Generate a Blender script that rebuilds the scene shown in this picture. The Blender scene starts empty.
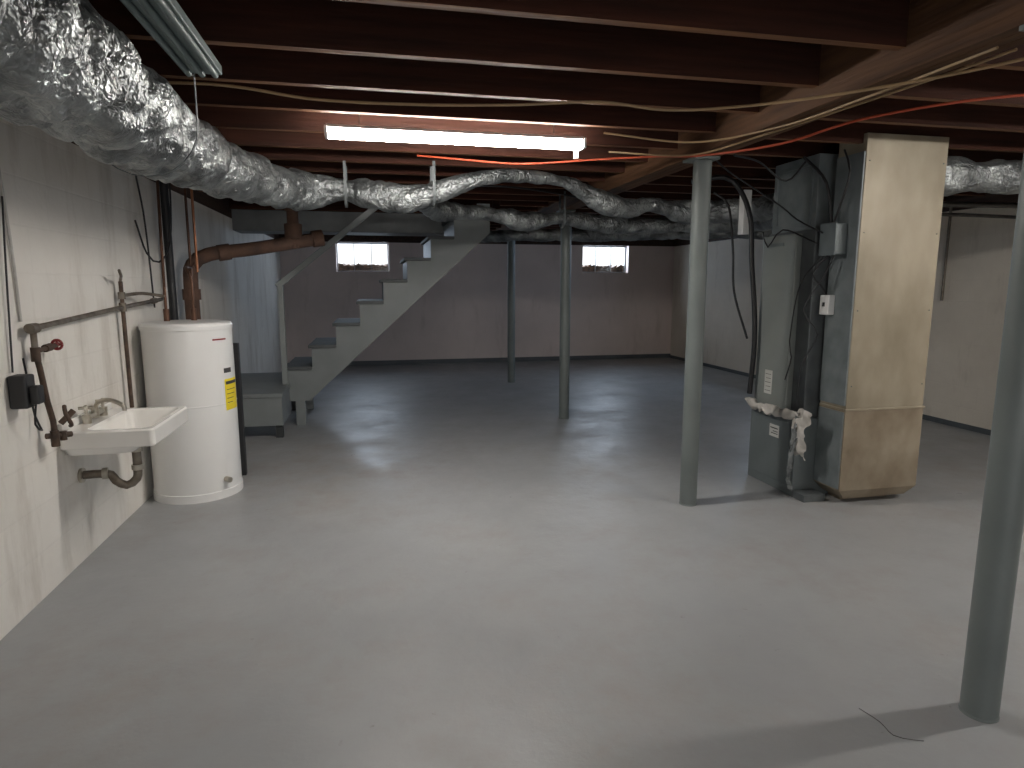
import bpy, bmesh, math, random
from mathutils import Vector, Matrix, noise
random.seed(4)
S=bpy.context.scene
COL=S.collection
WORLD={}

# ------------------------------------------------------------ materials
def nt(name):
    m=bpy.data.materials.new(name); m.use_nodes=True
    n=m.node_tree; n.nodes.clear()
    o=n.nodes.new('ShaderNodeOutputMaterial'); b=n.nodes.new('ShaderNodeBsdfPrincipled')
    n.links.new(b.outputs[0],o.inputs[0]); return m,n,b
def c4(c): return (c[0],c[1],c[2],1)
def mk(name,col,rough=.5,metal=0.,col2=None,vs=4.,bump=0.,bs=30.,stretch=(1,1,1),rvar=0.,spec=.5,coat=0):
    m,n,b=nt(name)
    if col2 is None: col2=tuple(x*.82 for x in col)
    tc=n.nodes.new('ShaderNodeTexCoord'); mp=n.nodes.new('ShaderNodeMapping')
    mp.inputs['Scale'].default_value=stretch
    n.links.new(tc.outputs['Object'],mp.inputs[0])
    no=n.nodes.new('ShaderNodeTexNoise'); no.inputs['Scale'].default_value=vs; no.inputs['Detail'].default_value=6
    n.links.new(mp.outputs[0],no.inputs['Vector'])
    r=n.nodes.new('ShaderNodeValToRGB'); r.color_ramp.elements[0].position=.3; r.color_ramp.elements[1].position=.7
    r.color_ramp.elements[0].color=c4(col2); r.color_ramp.elements[1].color=c4(col)
    n.links.new(no.outputs[0],r.inputs[0]); n.links.new(r.outputs[0],b.inputs['Base Color'])
    b.inputs['Roughness'].default_value=rough; b.inputs['Metallic'].default_value=metal
    b.inputs['Specular IOR Level'].default_value=spec
    b.inputs['Coat Weight'].default_value=coat
    if rvar:
        mr=n.nodes.new('ShaderNodeMapRange'); mr.inputs[3].default_value=rough-rvar; mr.inputs[4].default_value=rough+rvar
        n.links.new(no.outputs[0],mr.inputs[0]); n.links.new(mr.outputs[0],b.inputs['Roughness'])
    if bump:
        n2=n.nodes.new('ShaderNodeTexNoise'); n2.inputs['Scale'].default_value=bs; n2.inputs['Detail'].default_value=4
        n.links.new(mp.outputs[0],n2.inputs['Vector'])
        bp=n.nodes.new('ShaderNodeBump'); bp.inputs['Strength'].default_value=bump; bp.inputs['Distance'].default_value=.01
        n.links.new(n2.outputs[0],bp.inputs['Height']); n.links.new(bp.outputs[0],b.inputs['Normal'])
    return m
def emis(name,col,st):
    m,n,b=nt(name); b.inputs['Base Color'].default_value=c4(col)
    b.inputs['Emission Color'].default_value=c4(col); b.inputs['Emission Strength'].default_value=st
    return m
def blockwall(name,axis,col,col2,stain,soft=1.,st0=.56):
    m,n,b=nt(name)
    g=n.nodes.new('ShaderNodeNewGeometry'); sp=n.nodes.new('ShaderNodeSeparateXYZ'); cb=n.nodes.new('ShaderNodeCombineXYZ')
    n.links.new(g.outputs['Position'],sp.inputs[0])
    n.links.new(sp.outputs['Y' if axis=='x' else 'X'],cb.inputs[0]); n.links.new(sp.outputs['Z'],cb.inputs[1])
    br=n.nodes.new('ShaderNodeTexBrick'); br.inputs['Scale'].default_value=1
    br.inputs['Brick Width'].default_value=.4; br.inputs['Row Height'].default_value=.2
    br.inputs['Mortar Size'].default_value=.007; br.inputs['Mortar Smooth'].default_value=.9
    mo=1-.04*soft
    br.inputs['Color1'].default_value=(1,1,1,1); br.inputs['Color2'].default_value=(1-.02*soft,)*3+(1,); br.inputs['Mortar'].default_value=(mo,mo,mo,1)
    n.links.new(cb.outputs[0],br.inputs['Vector'])
    no=n.nodes.new('ShaderNodeTexNoise'); no.inputs['Scale'].default_value=1.6; no.inputs['Detail'].default_value=8; no.inputs['Roughness'].default_value=.65
    n.links.new(g.outputs['Position'],no.inputs['Vector'])
    r=n.nodes.new('ShaderNodeValToRGB'); r.color_ramp.elements[0].position=.32; r.color_ramp.elements[1].position=.62
    r.color_ramp.elements[0].color=c4(col2); r.color_ramp.elements[1].color=c4(col)
    n.links.new(no.outputs[0],r.inputs[0])
    mx=n.nodes.new('ShaderNodeMix'); mx.data_type='RGBA'; mx.blend_type='MULTIPLY'; mx.inputs[0].default_value=1
    n.links.new(r.outputs[0],mx.inputs[6]); n.links.new(br.outputs['Color'],mx.inputs[7])
    mp=n.nodes.new('ShaderNodeMapping'); mp.inputs['Scale'].default_value=(5,5,1.2); n.links.new(g.outputs['Position'],mp.inputs[0])
    n3=n.nodes.new('ShaderNodeTexNoise'); n3.inputs['Scale'].default_value=1; n3.inputs['Detail'].default_value=9; n3.inputs['Roughness'].default_value=.65; n.links.new(mp.outputs[0],n3.inputs['Vector'])
    r3=n.nodes.new('ShaderNodeValToRGB'); r3.color_ramp.elements[0].position=st0; r3.color_ramp.elements[1].position=.78
    r3.color_ramp.elements[0].color=(0,0,0,1); r3.color_ramp.elements[1].color=(.9,.9,.9,1)
    n.links.new(n3.outputs[0],r3.inputs[0])
    m2=n.nodes.new('ShaderNodeMix'); m2.data_type='RGBA'; n.links.new(r3.outputs[0],m2.inputs[0])
    n.links.new(mx.outputs[2],m2.inputs[6]); m2.inputs[7].default_value=c4(stain)
    n.links.new(m2.outputs[2],b.inputs['Base Color'])
    b.inputs['Roughness'].default_value=.75; b.inputs['Specular IOR Level'].default_value=.25
    n4=n.nodes.new('ShaderNodeTexNoise'); n4.inputs['Scale'].default_value=45; n4.inputs['Detail'].default_value=4; n.links.new(g.outputs['Position'],n4.inputs['Vector'])
    inv=n.nodes.new('ShaderNodeMath'); inv.operation='MULTIPLY_ADD'; inv.inputs[1].default_value=-.6*soft
    n.links.new(br.outputs['Fac'],inv.inputs[0]); 
    ad=n.nodes.new('ShaderNodeMath'); ad.operation='MULTIPLY'; ad.inputs[1].default_value=.7; n.links.new(n4.outputs[0],ad.inputs[0])
    n.links.new(ad.outputs[0],inv.inputs[2])
    bp=n.nodes.new('ShaderNodeBump'); bp.inputs['Strength'].default_value=.3; bp.inputs['Distance'].default_value=.006
    n.links.new(inv.outputs[0],bp.inputs['Height']); n.links.new(bp.outputs[0],b.inputs['Normal'])
    return m
def floor_mat():
    m,n,b=nt('painted_concrete')
    g=n.nodes.new('ShaderNodeNewGeometry')
    def N(s,d,r=.6):
        x=n.nodes.new('ShaderNodeTexNoise'); x.inputs['Scale'].default_value=s; x.inputs['Detail'].default_value=d; x.inputs['Roughness'].default_value=r
        n.links.new(g.outputs['Position'],x.inputs['Vector']); return x
    a=N(.9,8,.65)
    r=n.nodes.new('ShaderNodeValToRGB'); e=r.color_ramp.elements
    e[0].position=.30; e[0].color=(.29,.298,.306,1); e[1].position=.68; e[1].color=(.335,.345,.352,1)
    n.links.new(a.outputs[0],r.inputs[0])
    s=N(1.7,10,.74); rs=n.nodes.new('ShaderNodeValToRGB'); rs.color_ramp.elements[0].position=.50; rs.color_ramp.elements[1].position=.82
    rs.color_ramp.elements[0].color=(0,0,0,1); rs.color_ramp.elements[1].color=(.5,.5,.5,1); n.links.new(s.outputs[0],rs.inputs[0])
    tot=rs.outputs[0]
    w=N(4.5,12,.78); rw=n.nodes.new('ShaderNodeValToRGB'); rw.color_ramp.elements[0].position=.42; rw.color_ramp.elements[1].position=.74
    rw.color_ramp.elements[0].color=(0,0,0,1); rw.color_ramp.elements[1].color=(1,1,1,1); n.links.new(w.outputs[0],rw.inputs[0])
    for (cx,cy,rad,am) in ((-.45,4.9,1.5,.8),(-.85,2.3,.8,.45),(3.9,3.7,1.2,.5),(.6,1.7,1.0,.35)):
        d=n.nodes.new('ShaderNodeVectorMath'); d.operation='DISTANCE'; d.inputs[1].default_value=(cx,cy,0); n.links.new(g.outputs['Position'],d.inputs[0])
        mr=n.nodes.new('ShaderNodeMapRange'); mr.inputs[1].default_value=rad; mr.inputs[2].default_value=.1; mr.inputs[3].default_value=0; mr.inputs[4].default_value=am
        n.links.new(d.outputs['Value'],mr.inputs[0])
        mu=n.nodes.new('ShaderNodeMath'); mu.operation='MULTIPLY_ADD'; n.links.new(mr.outputs[0],mu.inputs[0]); n.links.new(rw.outputs[0],mu.inputs[1]); n.links.new(tot,mu.inputs[2])
        mu.use_clamp=True; tot=mu.outputs[0]
    m1=n.nodes.new('ShaderNodeMix'); m1.data_type='RGBA'; n.links.new(tot,m1.inputs[0]); n.links.new(r.outputs[0],m1.inputs[6]); m1.inputs[7].default_value=(.29,.245,.205,1)
    v=N(17,6,.6); rv=n.nodes.new('ShaderNodeValToRGB'); rv.color_ramp.elements[0].position=.68; rv.color_ramp.elements[1].position=.75
    rv.color_ramp.elements[0].color=(0,0,0,1); rv.color_ramp.elements[1].color=(.5,.5,.5,1); n.links.new(v.outputs[0],rv.inputs[0])
    m2=n.nodes.new('ShaderNodeMix'); m2.data_type='RGBA'; n.links.new(rv.outputs[0],m2.inputs[0]); n.links.new(m1.outputs[2],m2.inputs[6]); m2.inputs[7].default_value=(.17,.14,.12,1)
    n.links.new(m2.outputs[2],b.inputs['Base Color'])
    mr=n.nodes.new('ShaderNodeMapRange'); mr.inputs[1].default_value=.3; mr.inputs[2].default_value=.7; mr.inputs[3].default_value=.26; mr.inputs[4].default_value=.60; n.links.new(s.outputs[0],mr.inputs[0]); n.links.new(mr.outputs[0],b.inputs['Roughness'])
    b.inputs['Specular IOR Level'].default_value=.42
    bb=N(6,8,.6); bp=n.nodes.new('ShaderNodeBump'); bp.inputs['Strength'].default_value=.45; bp.inputs['Distance'].default_value=.01
    n.links.new(bb.outputs[0],bp.inputs['Height']); n.links.new(bp.outputs[0],b.inputs['Normal'])
    return m
def foil_mat():
    m,n,b=nt('silver_foil')
    tc=n.nodes.new('ShaderNodeTexCoord')
    b.inputs['Metallic'].default_value=.8; b.inputs['Roughness'].default_value=.42
    no=n.nodes.new('ShaderNodeTexNoise'); no.inputs['Scale'].default_value=8; no.inputs['Detail'].default_value=8; n.links.new(tc.outputs['Object'],no.inputs['Vector'])
    r=n.nodes.new('ShaderNodeValToRGB'); r.color_ramp.elements[0].position=.35; r.color_ramp.elements[1].position=.65
    r.color_ramp.elements[0].color=(.15,.16,.165,1); r.color_ramp.elements[1].color=(.40,.425,.43,1)
    n.links.new(no.outputs[0],r.inputs[0]); n.links.new(r.outputs[0],b.inputs['Base Color'])
    n2=n.nodes.new('ShaderNodeTexNoise'); n2.inputs['Scale'].default_value=7; n2.inputs['Detail'].default_value=4; n.links.new(tc.outputs['Object'],n2.inputs['Vector'])
    mx=n.nodes.new('ShaderNodeMix'); mx.data_type='RGBA'; mx.inputs[0].default_value=.4
    n.links.new(tc.outputs['Object'],mx.inputs[6]); n.links.new(n2.outputs['Color'],mx.inputs[7])
    v=n.nodes.new('ShaderNodeTexVoronoi'); v.inputs['Scale'].default_value=13; v.feature='DISTANCE_TO_EDGE'; n.links.new(mx.outputs[2],v.inputs['Vector'])
    v2=n.nodes.new('ShaderNodeTexVoronoi'); v2.inputs['Scale'].default_value=38; n.links.new(mx.outputs[2],v2.inputs['Vector'])
    ad=n.nodes.new('ShaderNodeMath'); ad.operation='MULTIPLY_ADD'; ad.inputs[1].default_value=.35
    n.links.new(v2.outputs['Distance'],ad.inputs[0]); n.links.new(v.outputs['Distance'],ad.inputs[2])
    bp=n.nodes.new('ShaderNodeBump'); bp.inputs['Strength'].default_value=.7; bp.inputs['Distance'].default_value=.025
    n.links.new(ad.outputs[0],bp.inputs['Height']); n.links.new(bp.outputs[0],b.inputs['Normal'])
    return m
def wood(name,c1,c2,axis,rough=.7):
    st={'x':(1.2,18,18),'y':(18,1.2,18)}[axis]
    return mk(name,c1,rough,0,c2,1.5,.4,3,st,spec=.2)

M_floor=floor_mat()
M_wl=blockwall('painted_block_left','x',(.80,.775,.73),(.73,.70,.65),(.50,.455,.395),.8,.5)
M_wr=blockwall('painted_block_right','x',(.80,.74,.65),(.72,.66,.57),(.55,.49,.41),.5)
M_wb=blockwall('painted_block_back','y',(.74,.64,.605),(.67,.58,.545),(.55,.47,.43),.15)
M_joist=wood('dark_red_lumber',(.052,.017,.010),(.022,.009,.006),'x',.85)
M_joistlit=wood('lit_lumber_edge',(.22,.105,.05),(.10,.048,.026),'x')  # lamp light on the joist undersides, put into a lighter colour
M_beam=wood('brown_lumber',(.13,.065,.033),(.06,.03,.017),'y')
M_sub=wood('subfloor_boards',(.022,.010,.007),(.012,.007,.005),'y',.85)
M_rim=wood('rim_lumber',(.07,.042,.03),(.035,.022,.018),'y')
M_post=mk('grey_post_paint',(.165,.188,.186),.48,0,(.13,.15,.148),3,.12,8)
M_stair=mk('grey_stair_paint',(.215,.235,.238),.55,0,(.18,.197,.20),4,.1,12)
M_rail=mk('light_grey_rail_paint',(.27,.295,.295),.5,0,(.23,.25,.25),4,.1,12)
M_stairdk=mk('dark_tread_paint',(.12,.13,.133),.7,0,(.085,.093,.096),4,.1,12)
M_gap=mk('leg_gap_dark',(.045,.05,.052),.7)  # dark of the gap under the landing put into the legs' colour
M_foil=foil_mat()
M_white=mk('white_enamel',(.80,.80,.79),.32,0,(.75,.75,.74),2,coat=.2)
M_porc=mk('porcelain',(.88,.87,.84),.16,0,(.82,.80,.76),5,coat=.5)
M_galv=mk('galvanized_sheet',(.41,.36,.275),.46,.3,(.26,.225,.165),5,.12,14,(1,1,.5),rvar=.12)
M_galvr=mk('stained_galvanized_sheet',(.35,.30,.225),.52,.25,(.20,.155,.105),6,.12,14,(1,1,.8),rvar=.12)
M_galv2=mk('galvanized_cool',(.24,.27,.28),.5,.3,(.16,.185,.195),8,.1,20)
M_galvd=mk('dull_grey_sheet',(.14,.155,.16),.55,.3,(.09,.10,.105),8,.1,20)
M_trunk=mk('grey_trunk_sheet',(.18,.19,.195),.55,.2,(.12,.13,.135),6,.1,20)
M_furn=mk('furnace_enamel',(.24,.26,.248),.45,.05,(.195,.213,.205),3)
M_furn2=mk('furnace_base_enamel',(.17,.195,.20),.42,.2,(.13,.152,.158),3)
M_black=mk('black_rubber',(.012,.012,.014),.5)
M_blackp=mk('black_plastic',(.02,.02,.022),.45)
M_dkmetal=mk('dark_steel',(.10,.095,.09),.5,.6,(.06,.055,.05),12,.2,30)
M_rpipe=mk('rusty_dark_pipe',(.13,.085,.06),.6,.4,(.055,.038,.03),20,.2,50)
M_pipe=mk('old_galvanized_pipe',(.24,.215,.18),.5,.6,(.13,.10,.075),18,.2,60)
M_chrome=mk('aged_chrome',(.55,.52,.46),.28,.9,(.38,.34,.27),14)
M_copper=mk('copper',(.50,.22,.12),.42,.8,(.30,.13,.07),10)
M_oldcop=mk('tarnished_copper',(.17,.09,.06),.5,.7,(.09,.05,.035),10)
M_rust=mk('rusty_cast_iron',(.15,.082,.055),.8,.1,(.07,.04,.03),9,.5,25)
M_red=mk('red_handle_paint',(.27,.03,.03),.5)
M_yel=mk('yellow_label',(.85,.68,.03),.5,0,(.8,.62,.02))
M_paper=mk('paper_label',(.62,.62,.59),.6)
M_ink=mk('ink',(.05,.05,.05),.7)
M_cable=mk('tan_cable',(.38,.25,.13),.5,0,(.25,.17,.09),10)
M_orange=mk('orange_cord',(.45,.07,.025),.5)
M_tube=emis('fluorescent_glow',(1,.95,.885),100)
M_tube2=emis('dim_fluorescent_glow',(1,.95,.885),16)
M_unlit=mk('unlit_fixture_metal',(.15,.19,.19),.5,.2,(.11,.145,.145),5)
M_frame=mk('window_frame_paint',(.16,.16,.16),.5)
M_leaf=mk('leaf_litter',(.15,.085,.05),.9,0,(.02,.015,.012),22,.8,30)
M_tape=mk('white_wrap',(.58,.56,.53),.6,0,(.38,.36,.33),12,.5,30)
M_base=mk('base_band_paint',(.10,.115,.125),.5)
M_conc=mk('window_well_concrete',(.3,.3,.29),.8)
M_crack=mk('thin_grey_wire',(.10,.10,.10),.7)
M_filldoor=mk('fill_door_paint',(.6,.6,.58),.5)
m,n,b=nt('window_glass')
tr=n.nodes.new('ShaderNodeBsdfTransparent'); tr.inputs[0].default_value=(.99,.99,.99,1)
gl=n.nodes.new('ShaderNodeBsdfGlossy'); gl.inputs['Roughness'].default_value=.05
mxs=n.nodes.new('ShaderNodeMixShader'); mxs.inputs[0].default_value=.03
n.links.new(tr.outputs[0],mxs.inputs[1]); n.links.new(gl.outputs[0],mxs.inputs[2])
n.links.new(mxs.outputs[0],[x for x in n.nodes if x.type=='OUTPUT_MATERIAL'][0].inputs[0])
M_glass=m

# ------------------------------------------------------------ mesh builder
def frame(d):
    d=d.normalized(); u=Vector((0,0,1)) if abs(d.z)<.9 else Vector((1,0,0))
    a=d.cross(u).normalized(); return a,d.cross(a).normalized()
def smoothpath(P,step=.05):
    P=[Vector(p) for p in P]
    if len(P)<3: return P
    Q=[P[0]*2-P[1]]+P+[P[-1]*2-P[-2]]; out=[]
    for i in range(1,len(Q)-2):
        L=(Vector(Q[i+1][:3])-Vector(Q[i][:3])).length
        k=max(2,int(L/step))
        for j in range(k):
            t=j/k; t2=t*t; t3=t2*t
            out.append(.5*((2*Q[i])+(Q[i+1]-Q[i-1])*t+(2*Q[i-1]-5*Q[i]+4*Q[i+1]-Q[i+2])*t2+(3*Q[i]-Q[i-1]-3*Q[i+1]+Q[i+2])*t3))
    out.append(P[-1]); return out
class MB:
    def __init__(s): s.v=[]; s.f=[]; s.sm=[]
    def add(s,vs,fs,sm=False):
        o=len(s.v); s.v+= [Vector(p) for p in vs]
        for f in fs: s.f.append([i+o for i in f]); s.sm.append(sm)
        return s
    def box(s,x0,x1,y0,y1,z0,z1):
        vs=[(x0,y0,z0),(x1,y0,z0),(x1,y1,z0),(x0,y1,z0),(x0,y0,z1),(x1,y0,z1),(x1,y1,z1),(x0,y1,z1)]
        return s.add(vs,[(0,3,2,1),(4,5,6,7),(0,1,5,4),(1,2,6,5),(2,3,7,6),(3,0,4,7)])
    def beam(s,p0,p1,w,h,up=(0,0,1)):
        p0=Vector(p0);p1=Vector(p1);d=(p1-p0).normalized();a=d.cross(Vector(up)).normalized();b=a.cross(d).normalized()
        vs=[]
        for p in (p0,p1):
            for sx,sy in ((-1,-1),(1,-1),(1,1),(-1,1)): vs.append(p+a*sx*w/2+b*sy*h/2)
        return s.add(vs,[(0,3,2,1),(4,5,6,7),(0,1,5,4),(1,2,6,5),(2,3,7,6),(3,0,4,7)])
    def loft(s,loops,cap0=True,cap1=True,sm=True,hard=False):
        n=len(loops[0])
        if hard:
            for A,B in zip(loops,loops[1:]):
                s.add(list(A)+list(B),[(j,(j+1)%n,n+(j+1)%n,n+j) for j in range(n)],sm)
        else:
            vs=[p for L in loops for p in L]; fs=[]
            for i in range(len(loops)-1):
                for j in range(n): fs.append((i*n+j,i*n+(j+1)%n,(i+1)*n+(j+1)%n,(i+1)*n+j))
            s.add(vs,fs,sm)
        if cap0: s.add(loops[0],[list(range(n))[::-1]],False)
        if cap1: s.add(loops[-1],[list(range(n))],False)
        return s
    def cyl(s,p0,p1,r0,r1=None,n=24):
        if r1 is None:r1=r0
        p0=Vector(p0);p1=Vector(p1);a,b=frame(p1-p0)
        L=[[p+(a*math.cos(2*math.pi*j/n)+b*math.sin(2*math.pi*j/n))*r for j in range(n)] for p,r in ((p0,r0),(p1,r1))]
        return s.loft(L)
    def lathe(s,cx,cy,prof,n=48):
        L=[[Vector((cx+r*math.cos(2*math.pi*j/n),cy+r*math.sin(2*math.pi*j/n),z)) for j in range(n)] for r,z in prof]
        return s.loft(L,hard=True)
    def tube(s,P,r,n=10,smooth=True,step=.05,fn=None,caps=True):
        P=smoothpath(P,step) if smooth else [Vector(p) for p in P]
        R=[(p[3] if len(p)>3 else r) for p in P]; P=[Vector(p[:3]) for p in P]
        loops=[];a=None
        for i,p in enumerate(P):
            d=(P[min(i+1,len(P)-1)]-P[max(i-1,0)]).normalized()
            if a is None: a,_=frame(d)
            a=(a-d*a.dot(d)).normalized(); b=d.cross(a)
            L=[]
            for j in range(n):
                th=2*math.pi*j/n; q=p+(a*math.cos(th)+b*math.sin(th))*R[i]
                if fn: q=p+(q-p)*fn(q,i,th)
                L.append(q)
            loops.append(L)
        return s.loft(loops,caps,caps)
    def sph(s,c,r,n=16,m=10,sz=1):
        c=Vector(c);L=[]
        for i in range(m+1):
            ph=math.pi*(i/m)-math.pi/2; ph=max(-math.pi/2+.05,min(math.pi/2-.05,ph))
            L.append([c+Vector((math.cos(ph)*math.cos(2*math.pi*j/n)*r,math.cos(ph)*math.sin(2*math.pi*j/n)*r,math.sin(ph)*r*sz)) for j in range(n)])
        return s.loft(L)
    def prism_y(s,poly,y0,y1):
        A=[Vector((x,y0,z)) for x,z in poly]; B=[Vector((x,y1,z)) for x,z in poly]; n=len(poly)
        s.add(A+B,[(j,(j+1)%n,n+(j+1)%n,n+j) for j in range(n)]+[list(range(n))[::-1],[n+j for j in range(n)]]); return s
    def build(s,name,mat,parent=None,bevel=0,bottom=None,**props):
        me=bpy.data.meshes.new(name)
        mn=Vector([min(v[i] for v in s.v) for i in range(3)]); mx=Vector([max(v[i] for v in s.v) for i in range(3)])
        c=(mn+mx)/2
        if parent is None: c.z=mn.z
        me.from_pydata([v-c for v in s.v],[],s.f); me.update()
        bm=bmesh.new(); bm.from_mesh(me); bmesh.ops.recalc_face_normals(bm,faces=bm.faces[:]); bm.to_mesh(me); bm.free()
        for p,q in zip(me.polygons,s.sm): p.use_smooth=q
        me.materials.append(mat)
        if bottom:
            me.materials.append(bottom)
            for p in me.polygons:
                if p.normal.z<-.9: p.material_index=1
        ob=bpy.data.objects.new(name,me); COL.objects.link(ob)
        if parent: ob.parent=parent; ob.location=c-WORLD[parent]
        else: ob.location=c
        WORLD[ob]=c.copy()
        if bevel:
            md=ob.modifiers.new('bevel','BEVEL'); md.width=bevel; md.segments=2; md.limit_method='ANGLE'; md.angle_limit=math.radians(50)
        for k,v in props.items(): ob[k]=v
        return ob
def empty(name,loc,label,cat,**p):
    e=bpy.data.objects.new(name,None); COL.objects.link(e); e.location=loc; e.empty_display_size=.1
    WORLD[e]=Vector(loc)
    if label: e['label']=label; e['category']=cat
    for k,v in p.items(): e[k]=v
    return e

# ------------------------------------------------------------ room shell
XL,XR,YB,YF=-1.44,5.45,11.1,-1.6
ZW,ZC=2.05,2.38
st=dict(kind='structure')
MB().box(XL-.2,XR+.2,YF-.8,YB+.8,-.15,0).build('floor',M_floor,**st)
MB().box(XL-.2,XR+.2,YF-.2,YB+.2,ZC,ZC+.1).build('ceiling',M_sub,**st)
MB().box(XL-.2,XL,YF,YB,0,ZW).build('wall_left',M_wl,**st)
DX=(.1,2.0)
MB().box(XL,DX[0],YF-.2,YF,0,ZW).box(DX[1],XR,YF-.2,YF,0,ZW).box(DX[0],DX[1],YF-.2,YF,2.02,ZW).build('wall_front',M_wb,**st)
e=empty('fill_door_1',((DX[0]+DX[1])/2,YF-.1,0),None,None,kind='structure')  # unseen door, added behind the camera to let fill light in
f=.06
MB().box(DX[0],DX[1],YF-.13,YF-.08,0,f).box(DX[0],DX[1],YF-.13,YF-.08,2.02-f,2.02).box(DX[0],DX[0]+f,YF-.13,YF-.08,f,2.02-f).box(DX[1]-f,DX[1],YF-.13,YF-.08,f,2.02-f).box(1.02,1.08,YF-.13,YF-.08,f,2.02-f).build('frame',M_filldoor,e)
MB().box(DX[0]+f,DX[1]-f,YF-.108,YF-.102,f,2.02-f).build('glass',M_glass,e)
W1=(-.56,.29); W2=(3.69,4.56); WZ=(1.57,2.05)
b=MB().box(XL-.2,XR+.2,YB,YB+.2,0,WZ[0])
for x0,x1 in ((XL-.2,W1[0]),(W1[1],W2[0]),(W2[1],XR+.2)): b.box(x0,x1,YB,YB+.2,WZ[0],ZW)
b.build('wall_back',M_wb,**st)
W3=(7.5,8.3)
b=MB().box(XR,XR+.2,YF,YB,0,WZ[0]).box(XR,XR+.2,YF,W3[0],WZ[0],ZW).box(XR,XR+.2,W3[1],YB,WZ[0],ZW)
b.build('wall_right',M_wr,**st)
MB().box(XL-.2,XL+.0,YF,YB,ZW,ZC).build('trim_1',M_rim,**st)
MB().box(XR,XR+.2,YF,YB,ZW,ZC).build('trim_2',M_rim,**st)
MB().box(XL,XR,YB,YB+.2,ZW,ZC).build('trim_3',M_rim,**st)
MB().box(XL,XR,YF-.2,YF,ZW,ZC).build('trim_4',M_rim,**st)
MB().box(W1[0]-.12,W1[1]+.12,YB+.2,YB+.7,0,1.4).build('trim_5',M_conc,**st)
MB().box(W2[0]-.12,W2[1]+.12,YB+.2,YB+.7,0,1.4).build('trim_6',M_conc,**st)
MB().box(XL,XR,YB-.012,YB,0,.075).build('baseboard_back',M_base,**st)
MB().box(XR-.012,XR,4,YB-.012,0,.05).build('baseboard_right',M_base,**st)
def window(nm,x0,x1,z0,z1,y,side=False):
    def T(bb):
        if side: bb.v=[Vector((XR+(v.y-YB),v.x,v.z)) for v in bb.v]
        return bb
    e=bpy.data.objects.new(nm,None); COL.objects.link(e); loc=Vector(((x0+x1)/2,y,z0))
    if side: loc=Vector((XR+(y-YB),(x0+x1)/2,z0))
    e.location=loc; WORLD[e]=loc; e['kind']='structure'
    f=.02; b=MB().box(x0,x1,y,y+.04,z0,z0+f).box(x0,x1,y,y+.04,z1-f,z1).box(x0,x0+f,y,y+.04,z0+f,z1-f).box(x1-f,x1,y,y+.04,z0+f,z1-f)
    T(b).build('frame',M_frame,e)
    for i in (1,2):
        xm=x0+(x1-x0)*i/3; T(MB().box(xm-.005,xm+.005,y+.005,y+.03,z0+f,z1-f)).build('mullion',M_frame,e)
    T(MB().add([(x0+f,y+.02,z0+f),(x1-f,y+.02,z0+f),(x1-f,y+.02,z1-f),(x0+f,y+.02,z1-f)],[(0,1,2,3)])).build('glass',M_glass,e)
window('window_1',W1[0],W1[1],WZ[0],WZ[1],YB+.12)
window('window_2',W2[0],W2[1],WZ[0],WZ[1],YB+.12)
window('window_3',W3[0],W3[1],WZ[0],WZ[1],YB+.12,True)
def leafpile(x0,x1):
    n=40; b=MB(); g=[]
    for i in range(n+1):
        for j in range(7):
            x=x0+(x1-x0)*i/n; y=YB+.21+j*.07
            g.append(Vector((x,y,1.69+.03*noise.noise(Vector((x*6,y*6,0)))+.05*noise.noise(Vector((x*25,y*25,0))))))
    b.add(g,[(i*7+j,i*7+j+1,(i+1)*7+j+1,(i+1)*7+j) for i in range(n) for j in range(6)])
    fr=[Vector((v.x,v.y,1.4)) for v in g[0::7]]; b.add(fr+g[0::7],[(i,i+1,n+2+i,n+1+i) for i in range(n)])
    b.build('leaf_pile',M_leaf,label='pile of brown dead leaves in the window well',category='leaves',kind='stuff')
leafpile(W1[0]-.1,W1[1]+.1); leafpile(W2[0]-.1,W2[1]+.1)

# ------------------------------------------------------------ joists and beam
JY=[2.02+.415*k for k in range(-8,22)]
def joist(x0,x1,y):
    return MB().box(x0,x1,y-.019,y+.019,2.15,ZC-.001)
jl=joist(XL,1.80,JY[0]).build('ceiling_joist',M_joist,bottom=M_joistlit,label='dark reddish-brown wooden floor joist overhead',category='joist',group='ceiling joists')
jr=joist(1.95,XR,JY[0]+.05).build('ceiling_joist',M_joist,bottom=M_joistlit,label='dark reddish-brown wooden floor joist overhead',category='joist',group='ceiling joists')
for y in JY[1:]:
    for src in (jl,jr):
        if src is jl and 6.4<y<7.3: continue
        c=src.copy(); COL.objects.link(c); c.location.y+=y-JY[0]+random.uniform(-.02,.02)
for y in JY:
    if 6.4<y<7.3:
        joist(1.3,1.80,y).build('ceiling_joist',M_joist,bottom=M_joistlit,label='short dark wooden joist framing the stair opening',category='joist',group='ceiling joists')
b=MB()
for i in range(3): b.box(1.80+i*.05,1.848+i*.05,YF,YB,2.07,ZC-.002)
b.build('support_beam',M_beam,bevel=.003,label='long built-up brown wooden beam carried by steel posts',category='beam')

# ------------------------------------------------------------ posts
labs=["grey painted steel support post beside a scrap of wire","grey painted steel support post beside the furnace","grey painted steel support post in the open floor","grey painted steel support post by the staircase"]
for (x,y,l) in zip((1.852,1.885,1.88,1.87),(1.505,3.52,6.18,8.70),labs):
    e=empty('support_post',(x,y,0),l,'post',group='steel support posts')
    MB().lathe(x,y,[(.052,0.008),(.052,2.055)],40).build('shaft',M_post,e)
    MB().lathe(x,y,[(.054,0),(.054,.005),(.052,.008)],40).build('base_plate',M_post,e)
    MB().box(1.80,1.95,y-.08,y+.08,2.055,2.069).build('top_plate',M_post,e)

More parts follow.
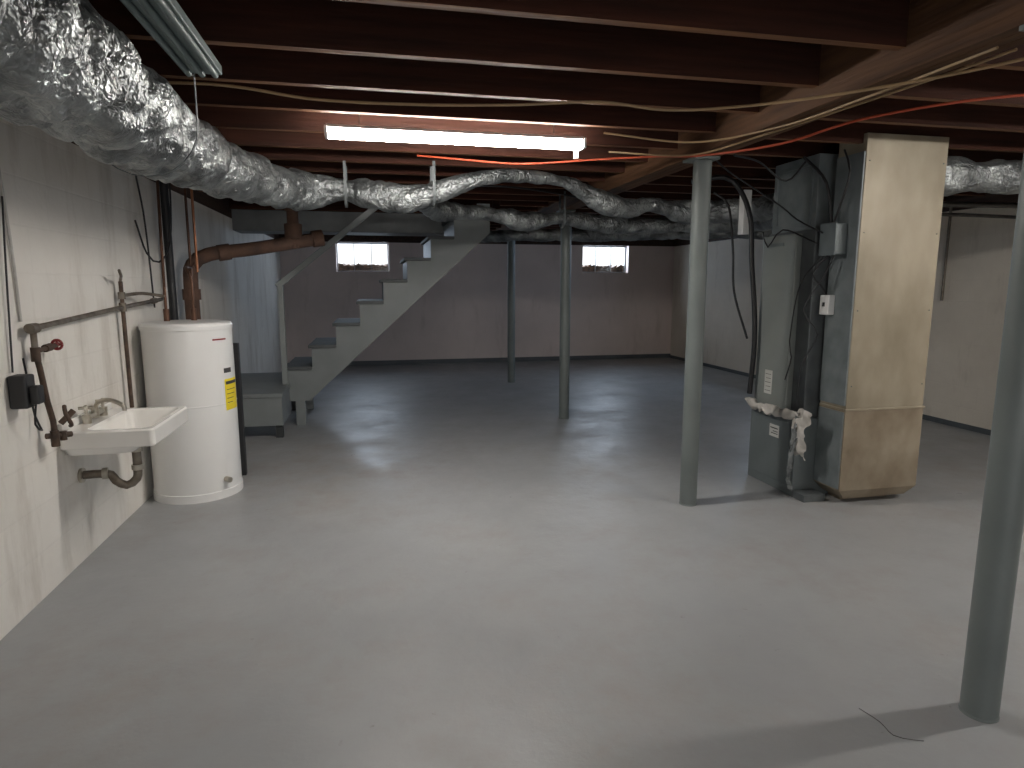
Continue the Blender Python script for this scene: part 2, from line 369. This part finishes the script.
# ------------------------------------------------------------ shop lights
def shoplight(x,y,z,mt,lab):
    e=empty('shop_light',(x,y,z),lab,'ceiling light')
    L=.66
    poly=[(-.036,.021),(-.022,.038),(.022,.038),(.036,.021)]
    loops=[[Vector((x+sx*L,y+p,z+q)) for p,q in poly] for sx in (-1,1)]
    MB().loft(loops,sm=False).build('housing',M_white,e)
    for sx in (-1,1):
        MB().box(x+sx*L-.008,x+sx*L+.008,y-.044,y+.044,z-.022,z+.03).build('end_cap',M_white,e,bevel=.004)
        MB().cyl((x+sx*.5,y,z+.036),(x+sx*.5,y,ZC-.002),.002,n=8).build('hanging_chain',M_dkmetal,e)
    for sy in (-1,1):
        MB().cyl((x-L+.009,y+sy*.0215,z-.002),(x+L-.009,y+sy*.0215,z-.002),.021,n=16).build('lamp_tube',mt,e)
    MB().box(x+L-.045,x+L-.025,y-.01,y+.01,z-.07,z-.023).build('pull_switch',M_white,e)
    return e
shoplight(.465,3.42,2.09,M_tube,'white fluorescent shop light glowing brightly under the joists')
shoplight(3.75,1.50,2.09,M_tube,'white fluorescent shop light hung on the furnace side')
shoplight(.1,-.35,2.09,M_tube2,'dimmer white fluorescent shop light with two tubes')
e=empty('strip_light',(-.58,1.9,2.1),'unlit greenish metal strip light fixture under the joists','ceiling light')
MB().box(-.645,-.515,1.35,2.68,2.115,2.149).build('housing',M_unlit,e,bevel=.004)
for i in range(3): MB().cyl((-.625+i*.045,1.4,2.108),(-.625+i*.045,2.66,2.108),.011,n=10).build('rib',M_unlit,e)

# ------------------------------------------------------------ foil ducts
def duct(P,label,seed=0,n=48,amp=1.,pinch=.06):
    def fn(q,i,th):
        s=Vector((seed*7.3,0,0))
        v=noise.noise(q*3.2+s)*.16+noise.noise(q*9+s)*.10
        v-=(1-min(1,abs(noise.noise(q*4.5+s*2))*4))*.14
        v-=(1-min(1,abs(noise.noise(q*12+s*3))*4))*.08
        v+=noise.noise(Vector((i*.09,seed*3.1,0)))*pinch*3
        return 1+v*amp
    ob=MB().tube(P,.1,n=n,step=.018,fn=fn).build('insulated_duct',M_foil)
    ob['label']=label; ob['category']='duct'; return ob
duct([(-.80,-.8,1.94,.19),(-.84,.6,1.95,.19),(-.84,2.0,1.95,.185),(-.83,2.9,1.95,.17),(-.72,3.8,1.95,.145),(-.45,4.45,1.955,.12),(-.15,4.56,1.975,.08),(.0,4.55,1.955,.105),(.25,4.5,1.93,.095),(.45,4.45,1.97,.075),(.75,4.42,2.06,.055),(1.05,4.5,2.095,.045),(1.4,4.62,2.085,.048),(1.66,4.72,1.99,.08),(1.95,4.8,1.94,.085),(2.15,4.82,1.97,.055),(2.5,4.85,1.92,.10),(2.84,4.5,1.92,.09),(2.86,4.02,1.92,.09)],'thick silver foil-wrapped insulated duct running under the joists',seed=1,n=72)
duct([(.35,4.70,1.93,.06),(.52,5.05,1.91,.08),(.9,5.3,1.93,.055),(1.3,5.45,1.89,.08),(1.65,5.56,1.93,.05),(2.04,5.62,1.90,.085),(2.6,5.5,1.88,.07),(3.15,5.1,1.88,.08),(3.13,4.5,1.86,.085),(3.1,4.02,1.86,.085)],'thinner silver foil flexible duct branching toward the furnace',seed=2)
duct([(1.25,8.3,1.95,.08),(1.7,7.7,1.94,.07),(2.6,7.4,1.94,.08),(3.5,6.9,1.93,.07),(4.4,6.4,1.93,.08),(5.3,6.2,1.93,.08)],'silver foil flexible duct crossing beneath more distant joists',seed=3,n=32)
duct([(3.335,3.40,2.0,.10),(3.7,3.32,2.0,.12),(4.3,3.2,1.99,.12),(5.3,3.1,1.98,.115)],'silver foil duct leaving the side of the sheet metal plenum',seed=4)
for (x,y,z,r,ax) in ((-.83,2.78,1.955,.195,'y'),(-.15,4.56,1.965,.10,'x'),(.42,4.45,1.965,.095,'x'),(1.65,5.55,1.925,.075,'x')):
    b=MB(); pts=[]
    for i in range(13):
        th=math.pi*i/12; c,s_=math.cos(th)*r,-math.sin(th)*r
        pts.append((x+c,y,z+s_) if ax=='y' else (x,y+c,z+s_))
    P=[(pts[0][0],pts[0][1],2.149)]+pts+[(pts[-1][0],pts[-1][1],2.149)]
    up=(0,1,.001) if ax=='y' else (1,0,.001)
    for p,q in zip(P,P[1:]): b.beam(p,q,.003,.018,up=up)
    b.build('duct_strap',M_galvd,label='metal hanger strap looped under a foil duct',category='strap',group='duct straps')
MB().box(XL,1.0,7.5,7.95,1.93,2.149).build('trunk_duct',M_trunk,bevel=.004,label='flat grey sheet metal trunk duct crossing behind the stairs',category='duct')

# ------------------------------------------------------------ staircase
e=empty('staircase',(-.1,6.85,0),'grey painted wooden staircase with landing and handrail','staircase')
X0,Z0,RN,RS=-.82,.573,.232,.208
def stringer(y0,y1):
    poly=[(X0,.24)]; 
    for k in range(8):
        poly+= [(X0+RN*k,Z0+RS*k-.03),(X0+RN*(k+1),Z0+RS*k-.03)]
    poly+=[(X0+RN*8,2.14),(1.16,2.14),(1.16,1.86)]
    poly+=[(-.625,.24)]
    return MB().prism_y(poly,y0,y1)
stringer(6.4,6.44).build('stringer',M_stair,e); stringer(7.26,7.30).build('stringer',M_stair,e)
for k in range(8):
    MB().box(X0+RN*k-.03,X0+RN*(k+1)-.001,6.375,7.30,Z0+RS*k-.03,Z0+RS*k).build('tread',M_stairdk,e,bevel=.006)
    MB().box(X0+RN*k,X0+RN*k+.015,6.441,7.259,Z0+RS*(k-1)+(.0 if k else .03),Z0+RS*k-.031).build('riser',M_stair,e)
for y in (6.40,7.22):
    MB().box(-.76,-.67,y,y+.08,0,.24).build('foot_post',M_stair,e,bevel=.004)
MB().box(XL+.01,-.80,5.85,7.30,.37,.41).build('landing',M_stair,e,bevel=.005)
MB().box(XL+.01,-.81,5.86,5.89,.12,.37).build('landing_fascia',M_stair,e)
MB().box(-.84,-.81,5.89,6.39,.12,.37).build('landing_fascia',M_stair,e)
for (x,y) in ((-.88,5.90),(XL+.03,5.90),(-.90,7.2),(XL+.03,7.2)):
    MB().box(x,x+.06,y,y+.06,0,.37).build('landing_leg',M_gap,e)
MB().box(-.865,-.815,6.36,6.41,.41,1.36).build('newel_post',M_rail,e,bevel=.003)
MB().beam((-.87,6.385,1.335),(.13,6.385,2.14),.04,.055).build('handrail',M_rail,e,bevel=.004)

# ------------------------------------------------------------ water heater
hx,hy,hr=-1.16,4.43,.262
e=empty('water_heater',(hx,hy,0),'white cylindrical water heater with yellow label beside the sink','water heater')
MB().lathe(hx,hy,[(hr,.05),(hr,.60),(hr+.002,.602),(hr+.002,.607),(hr,.609),(hr,1.075)],72).build('tank',M_white,e)
MB().lathe(hx,hy,[(hr-.01,1.075),(hr+.006,1.076),(hr+.006,1.10),(hr-.004,1.115),(hr-.03,1.122),(.02,1.126)],72).build('lid',M_white,e)
MB().lathe(hx,hy,[(hr+.006,.0),(hr+.006,.05),(hr-.005,.055)],72).build('base_ring',M_white,e)
def patch(r,a0,a1,z0,z1,n=10):
    b=MB();A=[]
    for i in range(n+1):
        a=math.radians(a0+(a1-a0)*i/n)
        for z in (z0,z1): A.append(Vector((hx+r*math.cos(a),hy+r*math.sin(a),z)))
    return b.add(A,[(2*i,2*i+2,2*i+3,2*i+1) for i in range(n)],True)
patch(hr+.002,-30,2,.56,.76).build('energy_label',M_yel,e,label='yellow energy rating label')
patch(hr+.0035,-28,0,.725,.745).build('label_print',M_ink,e)
for i in range(4): patch(hr+.0035,-27,-6-i*3,.69-.028*i,.694-.028*i).build('label_print',M_ink,e)
patch(hr+.002,-30,-14,.80,.83).build('rating_plate',M_ink,e,label='small black rating label')
patch(hr+.002,-45,-22,1.01,1.02).build('brand_mark',M_red,e)
patch(hr+.003,-36,-6,.865,.985).build('access_panel',M_white,e)
patch(hr+.003,-36,-6,.13,.27).build('access_panel',M_white,e)
for (dx,dy) in ((-.12,.02),(.03,.06)):
    MB().cyl((hx+dx,hy+dy,1.12),(hx+dx,hy+dy,1.2),.018,n=16).build('pipe_nipple',M_oldcop,e)
MB().cyl((hx+.2,hy-.16,.12),(hx+.235,hy-.19,.12),.018,n=12).build('drain_valve',M_chrome,e)
MB().tube([(hx+.03,hy+.06,1.2),(hx+.03,hy+.06,1.38),(hx-.02,hy+.15,1.46),(hx-.08,hy+.5,1.47),(-1.22,4.95,1.5)],.009,10,step=.03).build('copper_pipe',M_oldcop,label='tarnished water pipe rising from the water heater',category='pipe')
MB().tube([(hx-.12,hy+.02,1.2),(hx-.12,hy+.02,1.34),(hx-.14,hy+.1,1.55),(hx-.16,hy+.2,2.1)],.009,10).build('copper_pipe',M_oldcop,label='tarnished water pipe rising from the water heater',category='pipe')
MB().cyl((-1.20,4.95,1.44),(-1.20,4.95,2.24),.009,n=10).build('copper_pipe',M_copper,label='vertical copper pipe beside the rusty waste pipe',category='pipe')
MB().cyl((-1.26,5.02,1.2),(-1.26,5.02,2.24),.009,n=10).build('copper_pipe',M_oldcop,label='tarnished vertical pipe beside the black plastic pipe',category='pipe')
MB().tube([(-1.37,4.93,0),(-1.37,4.93,1.2),(-1.37,4.93,1.8),(-1.36,4.9,2.149)],.028,12).build('black_pipe',M_black,label='black vertical plastic pipe against the block wall',category='pipe')
MB().tube([(-1.437,4.75,1.2),(-1.437,4.7,1.75),(-1.437,4.6,2.05)],.007,8).build('cable',M_blackp,label='black cable on the block wall',category='cable')
MB().tube([(-1.43,4.50,1.75),(-1.40,4.57,1.55),(-1.37,4.70,1.5),(-1.33,4.82,1.62),(-1.31,4.84,1.9),(-1.31,4.84,2.14)],.006,8).build('cable',M_blackp,label='black cable looped beside the vertical pipe',category='cable')
MB().box(-1.25,-.925,4.74,4.79,0,.95).build('black_board',M_blackp,bevel=.004,label='tall thin black panel standing beside the water heater',category='panel')

# ------------------------------------------------------------ rusty waste pipe
e=empty('waste_pipe',(-1.33,5.27,0),'rusty cast iron waste pipe sloping under the joists','pipe')
MB().tube([(-1.33,5.27,0),(-1.33,5.27,.9),(-1.33,5.27,1.35),(-1.31,5.28,1.50),(-1.2,5.32,1.58),(-.9,5.42,1.63),(-.42,5.52,1.72)],.052,18).build('run',M_rust,e)
MB().cyl((-.60,5.48,1.64),(-.60,5.48,2.14),.045,n=18).build('riser_pipe',M_rust,e)
for p,q,r in (((-.60,5.48,1.72),(-.60,5.48,1.83),.068),((-.60,5.48,1.93),(-.60,5.48,1.98),.057),((-.46,5.51,1.715),(-.38,5.53,1.73),.066),((-1.14,5.34,1.59),(-1.06,5.37,1.605),.062),((-1.33,5.27,1.24),(-1.33,5.27,1.32),.064)):
    MB().cyl(p,q,r,n=18).build('collar',M_rust,e)

# ------------------------------------------------------------ sink
def rr(x0,x1,y0,y1,z,r,n=6):
    L=[]
    for cx,cy,a0 in ((x1-r,y1-r,0),(x0+r,y1-r,90),(x0+r,y0+r,180),(x1-r,y0+r,270)):
        for i in range(n+1):
            a=math.radians(a0+90*i/n); L.append(Vector((cx+r*math.cos(a),cy+r*math.sin(a),z)))
    return L
sx0,sx1,sy0,sy1,sz=-1.435,-1.03,3.24,3.84,.68
e=empty('wall_sink',(-1.24,3.55,.5),'white porcelain wall-mounted utility sink on the block wall','sink')
b=MB()
b.loft([rr(sx0,sx1-.16,sy0+.08,sy1-.10,.55,.05),rr(sx0,sx1-.11,sy0+.04,sy1-.05,.56,.05),rr(sx0,sx1-.07,sy0+.02,sy1-.03,.592,.04),
        rr(sx0,sx1-.004,sy0+.004,sy1-.004,.596,.025),rr(sx0,sx1,sy0,sy1,.602,.025),rr(sx0,sx1,sy0,sy1,sz-.008,.025),rr(sx0+.002,sx1-.008,sy0+.008,sy1-.008,sz,.025),
        rr(sx0+.10,sx1-.03,sy0+.03,sy1-.03,sz,.05),rr(sx0+.11,sx1-.04,sy0+.04,sy1-.04,sz-.012,.05),rr(sx0+.13,sx1-.15,sy0+.09,sy1-.09,.575,.06)],sm=False,hard=True)
b.build('basin',M_porc,e)
MB().box(sx0,sx0+.022,sy0+.01,sy1-.01,sz-.002,sz+.04).build('backsplash',M_porc,e,bevel=.006)
MB().lathe(-1.20,3.50,[(.022,.5752),(.022,.577),(.012,.5765)],20).build('drain_strainer',M_chrome,e)
f=MB().cyl((-1.385,3.42,.71),(-1.385,3.66,.71),.014,n=14).cyl((-1.385,3.44,.68),(-1.385,3.44,.725),.02,n=14).cyl((-1.385,3.64,.68),(-1.385,3.64,.725),.02,n=14)
f.tube([(-1.385,3.54,.71),(-1.37,3.54,.765),(-1.31,3.54,.775),(-1.255,3.54,.745),(-1.25,3.54,.72)],.011,12,step=.015).cyl((-1.385,3.54,.69),(-1.385,3.54,.74),.018,n=12)
fo=f.build('faucet',M_chrome,e)
for y in (3.44,3.64):
    b=MB().cyl((-1.385,y,.72),(-1.385,y,.755),.008,n=8)
    for a in (0,90):
        c,s_=math.cos(math.radians(a+20))*.032,math.sin(math.radians(a+20))*.032
        b.cyl((-1.385-c,y-s_,.758),(-1.385+c,y+s_,.758),.008,.008,8)
    b.sph((-1.385,y,.76),.012,10,6).build('handle',M_chrome,fo)
MB().tube([(-1.20,3.50,.56),(-1.20,3.50,.44),(-1.205,3.49,.375),(-1.25,3.48,.345),(-1.295,3.47,.375),(-1.31,3.46,.41),(-1.36,3.45,.42),(-1.438,3.44,.42)],.021,14,step=.02).build('drain_trap',M_pipe,e,label='metal drain trap')
for p,q,r in (((-1.20,3.50,.515),(-1.20,3.50,.552),.03),((-1.20,3.50,.42),(-1.20,3.50,.445),.028),((-1.32,3.455,.42),(-1.345,3.45,.42),.029),((-1.425,3.44,.42),(-1.438,3.44,.42),.037)):
    MB().cyl(p,q,r,n=14).build('slip_nut',M_chrome,e)

# ------------------------------------------------------------ wall plumbing
e=empty('supply_pipe',(-1.39,3.9,1.0),'old galvanized water supply pipe with shutoff valve on the wall','pipe')
b=MB().tube([(-1.40,3.06,1.17),(-1.40,4.0,1.22),(-1.39,4.75,1.255)],.0125,12)
b.cyl((-1.40,3.06,1.17),(-1.40,3.06,1.05),.0125,n=12)
b.tube([(-1.40,4.08,1.37),(-1.39,4.06,1.39),(-1.36,3.98,1.40),(-1.35,3.93,1.43)],.008,8,step=.02)
b.tube([(-1.40,4.08,1.29),(-1.36,4.3,1.30),(-1.28,4.43,1.28)],.010,10)
b.build('pipe_run',M_pipe,e)
MB().cyl((-1.40,4.08,.64),(-1.40,4.08,1.37),.0115,n=12).build('drop_pipe',M_rpipe,e)
for p,q,r in (((-1.40,3.03,1.17),(-1.40,3.09,1.17),.021),((-1.40,4.08,1.20),(-1.40,4.08,1.25),.019),((-1.40,4.60,1.247),(-1.40,4.66,1.25),.019),((-1.40,4.08,1.27),(-1.40,4.08,1.31),.019)):
    MB().cyl(p,q,r,n=12).build('fitting',M_pipe,e)
b=MB().tube([(-1.40,3.06,1.06),(-1.395,3.07,1.0),(-1.39,3.09,.85),(-1.385,3.11,.76),(-1.38,3.10,.69)],.012,12).cyl((-1.40,3.06,1.09),(-1.40,3.06,1.03),.018,n=12)
b.cyl((-1.39,3.06,1.075),(-1.385,3.21,1.085),.010,n=10).cyl((-1.39,3.12,1.079),(-1.387,3.165,1.082),.017,n=10)
b.build('valve_body',M_rpipe,e,label='dark metal valve and hose bib')
b=MB()
for i in range(10):
    a=2*math.pi*i/10;a2=2*math.pi*(i+1)/10
    b.cyl((-1.385+.021*math.cos(a),3.22,1.087+.021*math.sin(a)),(-1.385+.021*math.cos(a2),3.22,1.087+.021*math.sin(a2)),.006,n=8)
b.cyl((-1.406,3.22,1.087),(-1.364,3.22,1.087),.005,n=6).cyl((-1.385,3.22,1.066),(-1.385,3.22,1.108),.005,n=6).cyl((-1.385,3.2,1.087),(-1.385,3.23,1.087),.010,n=8)
b.build('valve_wheel',M_red,e,label='red round valve handle')
b=MB().cyl((-1.405,3.08,.70),(-1.34,3.16,.69),.013,n=10).cyl((-1.38,3.10,.72),(-1.38,3.10,.65),.017,n=10).cyl((-1.36,3.13,.67),(-1.36,3.13,.71),.014,n=10)
b.tube([(-1.40,3.26,.80),(-1.38,3.22,.77),(-1.37,3.24,.72),(-1.40,3.30,.70)],.009,8,step=.02).cyl((-1.40,3.21,.73),(-1.36,3.25,.78),.014,n=8)
b.build('hose_bib',M_rpipe,e)
e=empty('outlet_box',(-1.40,2.94,.85),'black wall outlet box with plugged adapter and cord','outlet')
MB().box(-1.438,-1.37,2.89,2.97,.855,.99).build('box',M_blackp,e,bevel=.008)
MB().box(-1.37,-1.335,2.905,2.955,.87,.945).build('plug_adapter',M_blackp,e,bevel=.006)
MB().tube([(-1.36,2.93,.87),(-1.38,2.95,.78),(-1.39,3.02,.74),(-1.42,3.04,.80),(-1.425,3.03,.92),(-1.425,3.01,1.05)],.004,8,step=.03).build('cord',M_black,e)
MB().tube([(-1.425,2.98,2.14),(-1.432,3.0,1.9),(-1.43,3.03,1.5),(-1.432,3.04,1.2)],.006,8).build('wall_cable',M_tape,label='thin pale cable running down the block wall',category='cable')
MB().tube([(-1.432,3.01,1.7),(-1.425,2.96,1.4),(-1.43,2.93,1.0)],.004,8).build('wall_cable',M_blackp,label='thin dark cable dropping to the outlet box',category='cable')

# ------------------------------------------------------------ furnace
e=empty('furnace',(2.96,3.75,0),'plain grey enamel furnace cabinet beside the sheet metal return duct','furnace')
MB().box(2.60,3.30,3.50,4.0,.0,.51).build('blower_compartment',M_furn2,e,bevel=.006)
MB().box(2.594,2.60,3.55,3.97,.06,.47).build('blower_door',M_furn2,e,bevel=.003)
MB().box(2.66,3.30,3.52,4.0,.511,1.69).build('cabinet',M_galvd,e,bevel=.006)
MB().box(2.615,2.66,3.64,3.995,.54,1.67).build('front_door',M_furn,e,bevel=.006)
MB().box(2.609,2.615,3.76,3.90,1.60,1.62).build('door_grip',M_furn2,e)
MB().box(2.591,2.594,3.66,3.76,.35,.43).build('warning_label',M_paper,e,label='white paper label')
MB().box(2.589,2.591,3.67,3.75,.405,.412).box(2.589,2.591,3.67,3.72,.385,.390).box(2.589,2.591,3.67,3.74,.37,.375).build('label_print',M_ink,e)
MB().box(2.612,2.615,3.80,3.88,.62,.78).build('rating_label',M_paper,e,label='pale rating label')
b=MB()
for i in range(5): b.box(2.610,2.612,3.81,3.87-.01*(i%2),.64+i*.028,.643+i*.028)
b.build('label_print',M_ink,e)
MB().box(2.68,3.24,3.56,4.0,1.69,2.14).build('supply_plenum',M_galv2,e,bevel=.003)
MB().box(2.670,2.68,3.60,3.62,1.72,2.1).box(2.670,2.68,3.94,3.96,1.72,2.1).box(2.670,2.68,3.62,3.94,1.72,1.74).box(2.670,2.68,3.62,3.94,2.08,2.1).build('plenum_flange',M_galv2,e)
# return duct
e=empty('return_duct',(3.03,3.38,0),'tall galvanized sheet metal return duct attached to the furnace','duct')
MB().box(2.76,3.31,3.27,3.499,.61,2.20).build('upper_section',M_galv,e,bevel=.003)
b=MB(); b.loft([[Vector(p) for p in ((2.87,3.39,.0),(3.22,3.39,.0),(3.22,3.499,.0),(2.87,3.499,.0))],[Vector(p) for p in ((2.87,3.39,.035),(3.22,3.39,.035),(3.22,3.499,.035),(2.87,3.499,.035))],[Vector(p) for p in ((2.82,3.30,.04),(3.26,3.30,.04),(3.26,3.499,.04),(2.82,3.499,.04))],[Vector(p) for p in ((2.758,3.268,.10),(3.312,3.268,.10),(3.312,3.499,.10),(2.758,3.499,.10))],[Vector(p) for p in ((2.758,3.268,.60),(3.312,3.268,.60),(3.312,3.499,.60),(2.758,3.499,.60))]],sm=False,hard=True)
b.build('lower_boot',M_galvr,e)
MB().box(2.752,3.318,3.261,3.499,.600,.612).build('drive_cleat',M_galv,e,bevel=.003)
MB().box(2.750,2.76,3.275,3.495,.63,2.10).build('side_shade',M_galv2,e)  # thin sheet carrying the duct side's shaded, cooler tone as colour
MB().box(2.749,2.757,3.275,3.495,.11,.59).build('side_shade',M_galv2,e)
MB().box(2.60,2.754,3.38,3.499,.0,.045).build('filter_rack',M_galvd,e,bevel=.003)
for z in (.75,1.2,1.65,2.05):
    for x in (2.785,3.285): MB().sph((x,3.268,z),.004,8,5).build('screw',M_galvd,e)
# electrical
e=empty('junction_box',(2.70,3.44,1.5),'grey electrical junction box on the return duct','junction box')
MB().box(2.675,2.749,3.36,3.49,1.53,1.71).build('box',M_furn2,e,bevel=.005)
MB().box(2.668,2.675,3.355,3.495,1.525,1.715).build('cover',M_furn2,e,bevel=.002)
e=empty('switch_box',(2.72,3.45,1.2),'small white switch box on the side of the duct','switch')
MB().box(2.705,2.749,3.42,3.50,1.17,1.29).build('box',M_white,e,bevel=.004)
MB().box(2.697,2.705,3.452,3.466,1.22,1.245).build('toggle',M_blackp,e)
cabs=[([(2.70,3.44,1.72),(2.68,3.46,1.9),(2.66,3.5,2.0),(2.6,3.6,2.12)],.009),([(2.70,3.42,1.72),(2.70,3.36,1.85),(2.71,3.33,2.0),(2.72,3.4,2.13)],.006),
      ([(2.70,3.44,1.53),(2.64,3.5,1.42),(2.68,3.47,1.35),(2.72,3.46,1.29)],.005),([(2.69,3.47,1.53),(2.59,3.54,1.35),(2.57,3.58,1.0),(2.57,3.55,.9),(2.57,3.6,.75)],.004),
      ([(2.69,3.38,1.53),(2.66,3.42,1.4),(2.58,3.48,1.2),(2.66,3.44,1.05),(2.59,3.48,.85),(2.58,3.48,.6)],.004),
      ([(2.0,3.6,2.09),(2.3,3.9,2.06),(2.56,3.75,1.85),(2.58,3.6,1.75),(2.66,3.46,1.66)],.005),
      ([(2.58,3.95,1.70),(2.59,3.90,1.60),(2.59,3.75,1.70),(2.64,3.48,1.6)],.005)]
for P,r in cabs: MB().tube(P,r,8).build('power_cable',M_black,label='black cable looping beside the furnace',category='cable',group='furnace cables')
MB().tube([(2.2,4.25,2.06),(2.42,4.2,2.09),(2.50,4.13,2.0),(2.53,4.03,1.8),(2.54,4.0,1.5),(2.56,3.97,1.2),(2.57,3.96,.93),(2.56,3.97,.6)],.017,12).build('refrigerant_line',M_black,label='thick black insulated line beside the furnace',category='pipe')
MB().tube([(2.4,4.3,2.0),(2.46,4.2,1.9),(2.44,4.08,1.6),(2.45,4.05,1.3),(2.55,4.02,.98)],.008,10).build('refrigerant_line',M_black,label='thin black line beside the furnace',category='pipe')
MB().box(2.53,2.59,4.12,4.18,1.70,2.0).build('disconnect_box',M_white,bevel=.004,label='narrow white metal box hung beside the supply plenum',category='electrical box')
def crumple(b,seed,amp=.012):
    b.v=[v+noise.noise_vector(v*22+Vector((seed,0,0)))*amp for v in b.v]; return b
e=empty('pipe_wrap',(2.56,3.7,.5),'crumpled white wrapping and foil tape around a furnace pipe','pipe wrap')
crumple(MB().tube([(2.56,3.98,.56),(2.55,3.85,.535),(2.55,3.7,.53),(2.56,3.58,.54),(2.60,3.46,.53)],.026,14,step=.015),1,.028).build('wrap',M_tape,e)
def strip(y0,w,z0,z1,x,seed,mat,nm,amp=.03):
    b=MB();g=[];n=34
    for i in range(n+1):
        t=i/n
        for j in range(9):
            z=z0+(z1-z0)*t; y=y0+(j-4)*w/8*(1-.35*t)+.015*math.sin(i*.17+seed)
            g.append(Vector((x+.006*math.sin(j*1.3+i*.22)-.02*math.sin(t*3.1),y,z)))
    b.add(g,[(i*9+j,i*9+j+1,(i+1)*9+j+1,(i+1)*9+j) for i in range(n) for j in range(8)],True)
    crumple(b,seed,amp).build(nm,mat,e)
strip(3.43,.15,.58,.28,2.59,5,M_tape,'torn_strip')
strip(3.48,.06,.56,.05,2.578,9,M_foil,'foil_strip',.014)
# right wall conduit and pipes
MB().cyl((5.43,5.27,1.2),(5.43,5.27,2.1),.012,n=10).build('wall_conduit',M_pipe,label='metal conduit on the block wall beyond the furnace',category='conduit')
MB().tube([(3.32,3.9,1.9),(4.3,4.0,1.93),(5.45,4.1,1.95)],.02,10).build('iron_pipe',M_dkmetal,label='dark iron gas pipe running to the wall',category='pipe')
MB().tube([(3.32,4.1,1.84),(4.3,4.2,1.88),(5.45,4.3,1.88)],.014,10).build('iron_pipe',M_dkmetal,label='thin dark pipe running to the wall',category='pipe')

# ------------------------------------------------------------ overhead cables
def cable(P,r,m,l): MB().tube(P,r,8,step=.04).build('overhead_cable',m,label=l,category='cable')
cable([(-1.2,3.0,2.14),(-.61,2.91,2.145),(-.2,2.87,2.10),(.22,2.80,2.085),(.6,2.78,2.10),(.98,2.75,2.125),(1.25,2.68,2.09),(1.52,2.55,2.085),(1.75,2.19,2.055),(2.0,1.79,2.05),(2.3,1.4,2.1)],.006,M_cable,'tan electrical cable sagging under the joists')
cable([(1.2,3.3,2.13),(1.6,3.1,2.06),(1.82,2.7,2.055),(1.86,2.2,2.055),(1.86,1.7,2.055)],.005,M_cable,'tan electrical cable stapled beneath the beam')
cable([(1.4,3.75,2.13),(1.72,3.38,2.055),(1.84,2.9,2.055),(1.92,2.0,2.055),(1.93,1.7,2.055)],.005,M_cable,'tan electrical cable stapled beneath the beam')
cable([(.3,4.15,2.14),(.55,4.0,2.10),(.9,3.9,2.07),(1.3,3.8,2.09),(1.64,3.62,2.09),(1.76,3.3,2.04),(1.97,2.9,2.03),(2.2,2.6,2.09),(2.64,2.27,2.12),(3.4,2.1,2.12)],.006,M_orange,'orange extension cord looped under the joists')
cable([(1.95,3.3,2.05),(2.3,3.6,2.08),(2.5,3.62,1.98),(2.62,3.6,2.1)],.006,M_black,'black cable hanging between beam and furnace')
cable([(-.6,4.9,2.14),(.2,5.1,2.08),(1.0,5.0,2.1),(1.8,5.2,2.05)],.007,M_black,'black cable drooping under the joists')
MB().tube([(1.49,1.60,.002),(1.505,1.53,.003),(1.50,1.47,.002),(1.54,1.44,.003),(1.57,1.43,.002)],.0012,6,step=.02).build('wire_scrap',M_crack,label='thin bent scrap of wire lying on the floor',category='wire')

# ------------------------------------------------------------ light
w=bpy.data.worlds.new('World'); S.world=w; w.use_nodes=True
bg=w.node_tree.nodes['Background']; bg.inputs[0].default_value=(.94,.97,1,1); bg.inputs[1].default_value=1.6
def area(name,loc,rot,sx,sy,pw,col):
    l=bpy.data.lights.new(name,'AREA'); l.shape='RECTANGLE'; l.size=sx; l.size_y=sy; l.energy=pw; l.color=col
    o=bpy.data.objects.new(name,l); o.location=loc; o.rotation_euler=rot; COL.objects.link(o)
R=math.radians
area('daylight_and_fill',(-.135,11.45,1.92),(R(-82),0,0),1.0,.5,24,(.68,.82,1))
area('daylight_and_fill',(4.125,11.45,1.92),(R(-82),0,0),1.0,.5,24,(.68,.82,1))
area('daylight_and_fill',(5.72,7.9,1.85),(R(75),0,R(90)),.75,.4,26,(.55,.74,1))
area('daylight_and_fill',(1.05,YF-.5,1.1),(R(90),0,0),1.7,1.9,16,(1,.95,.88))  # added fill lamp outside the added door; the others light the windows

# ------------------------------------------------------------ camera
cd=bpy.data.cameras.new('Camera'); cd.sensor_width=36; cd.lens=22.5; cd.clip_start=.05
co=bpy.data.objects.new('Camera',cd); COL.objects.link(co)
th,ps=math.radians(8.79),math.radians(12.2)
f=Vector((math.sin(ps)*math.cos(th),math.cos(ps)*math.cos(th),-math.sin(th)))
r=Vector((math.cos(ps),-math.sin(ps),0)); u=r.cross(f)
mt=Matrix((( r.x,u.x,-f.x,0),(r.y,u.y,-f.y,0),(r.z,u.z,-f.z,1.35),(0,0,0,1)))
co.matrix_world=mt
S.camera=co
S.view_settings.view_transform='Standard'
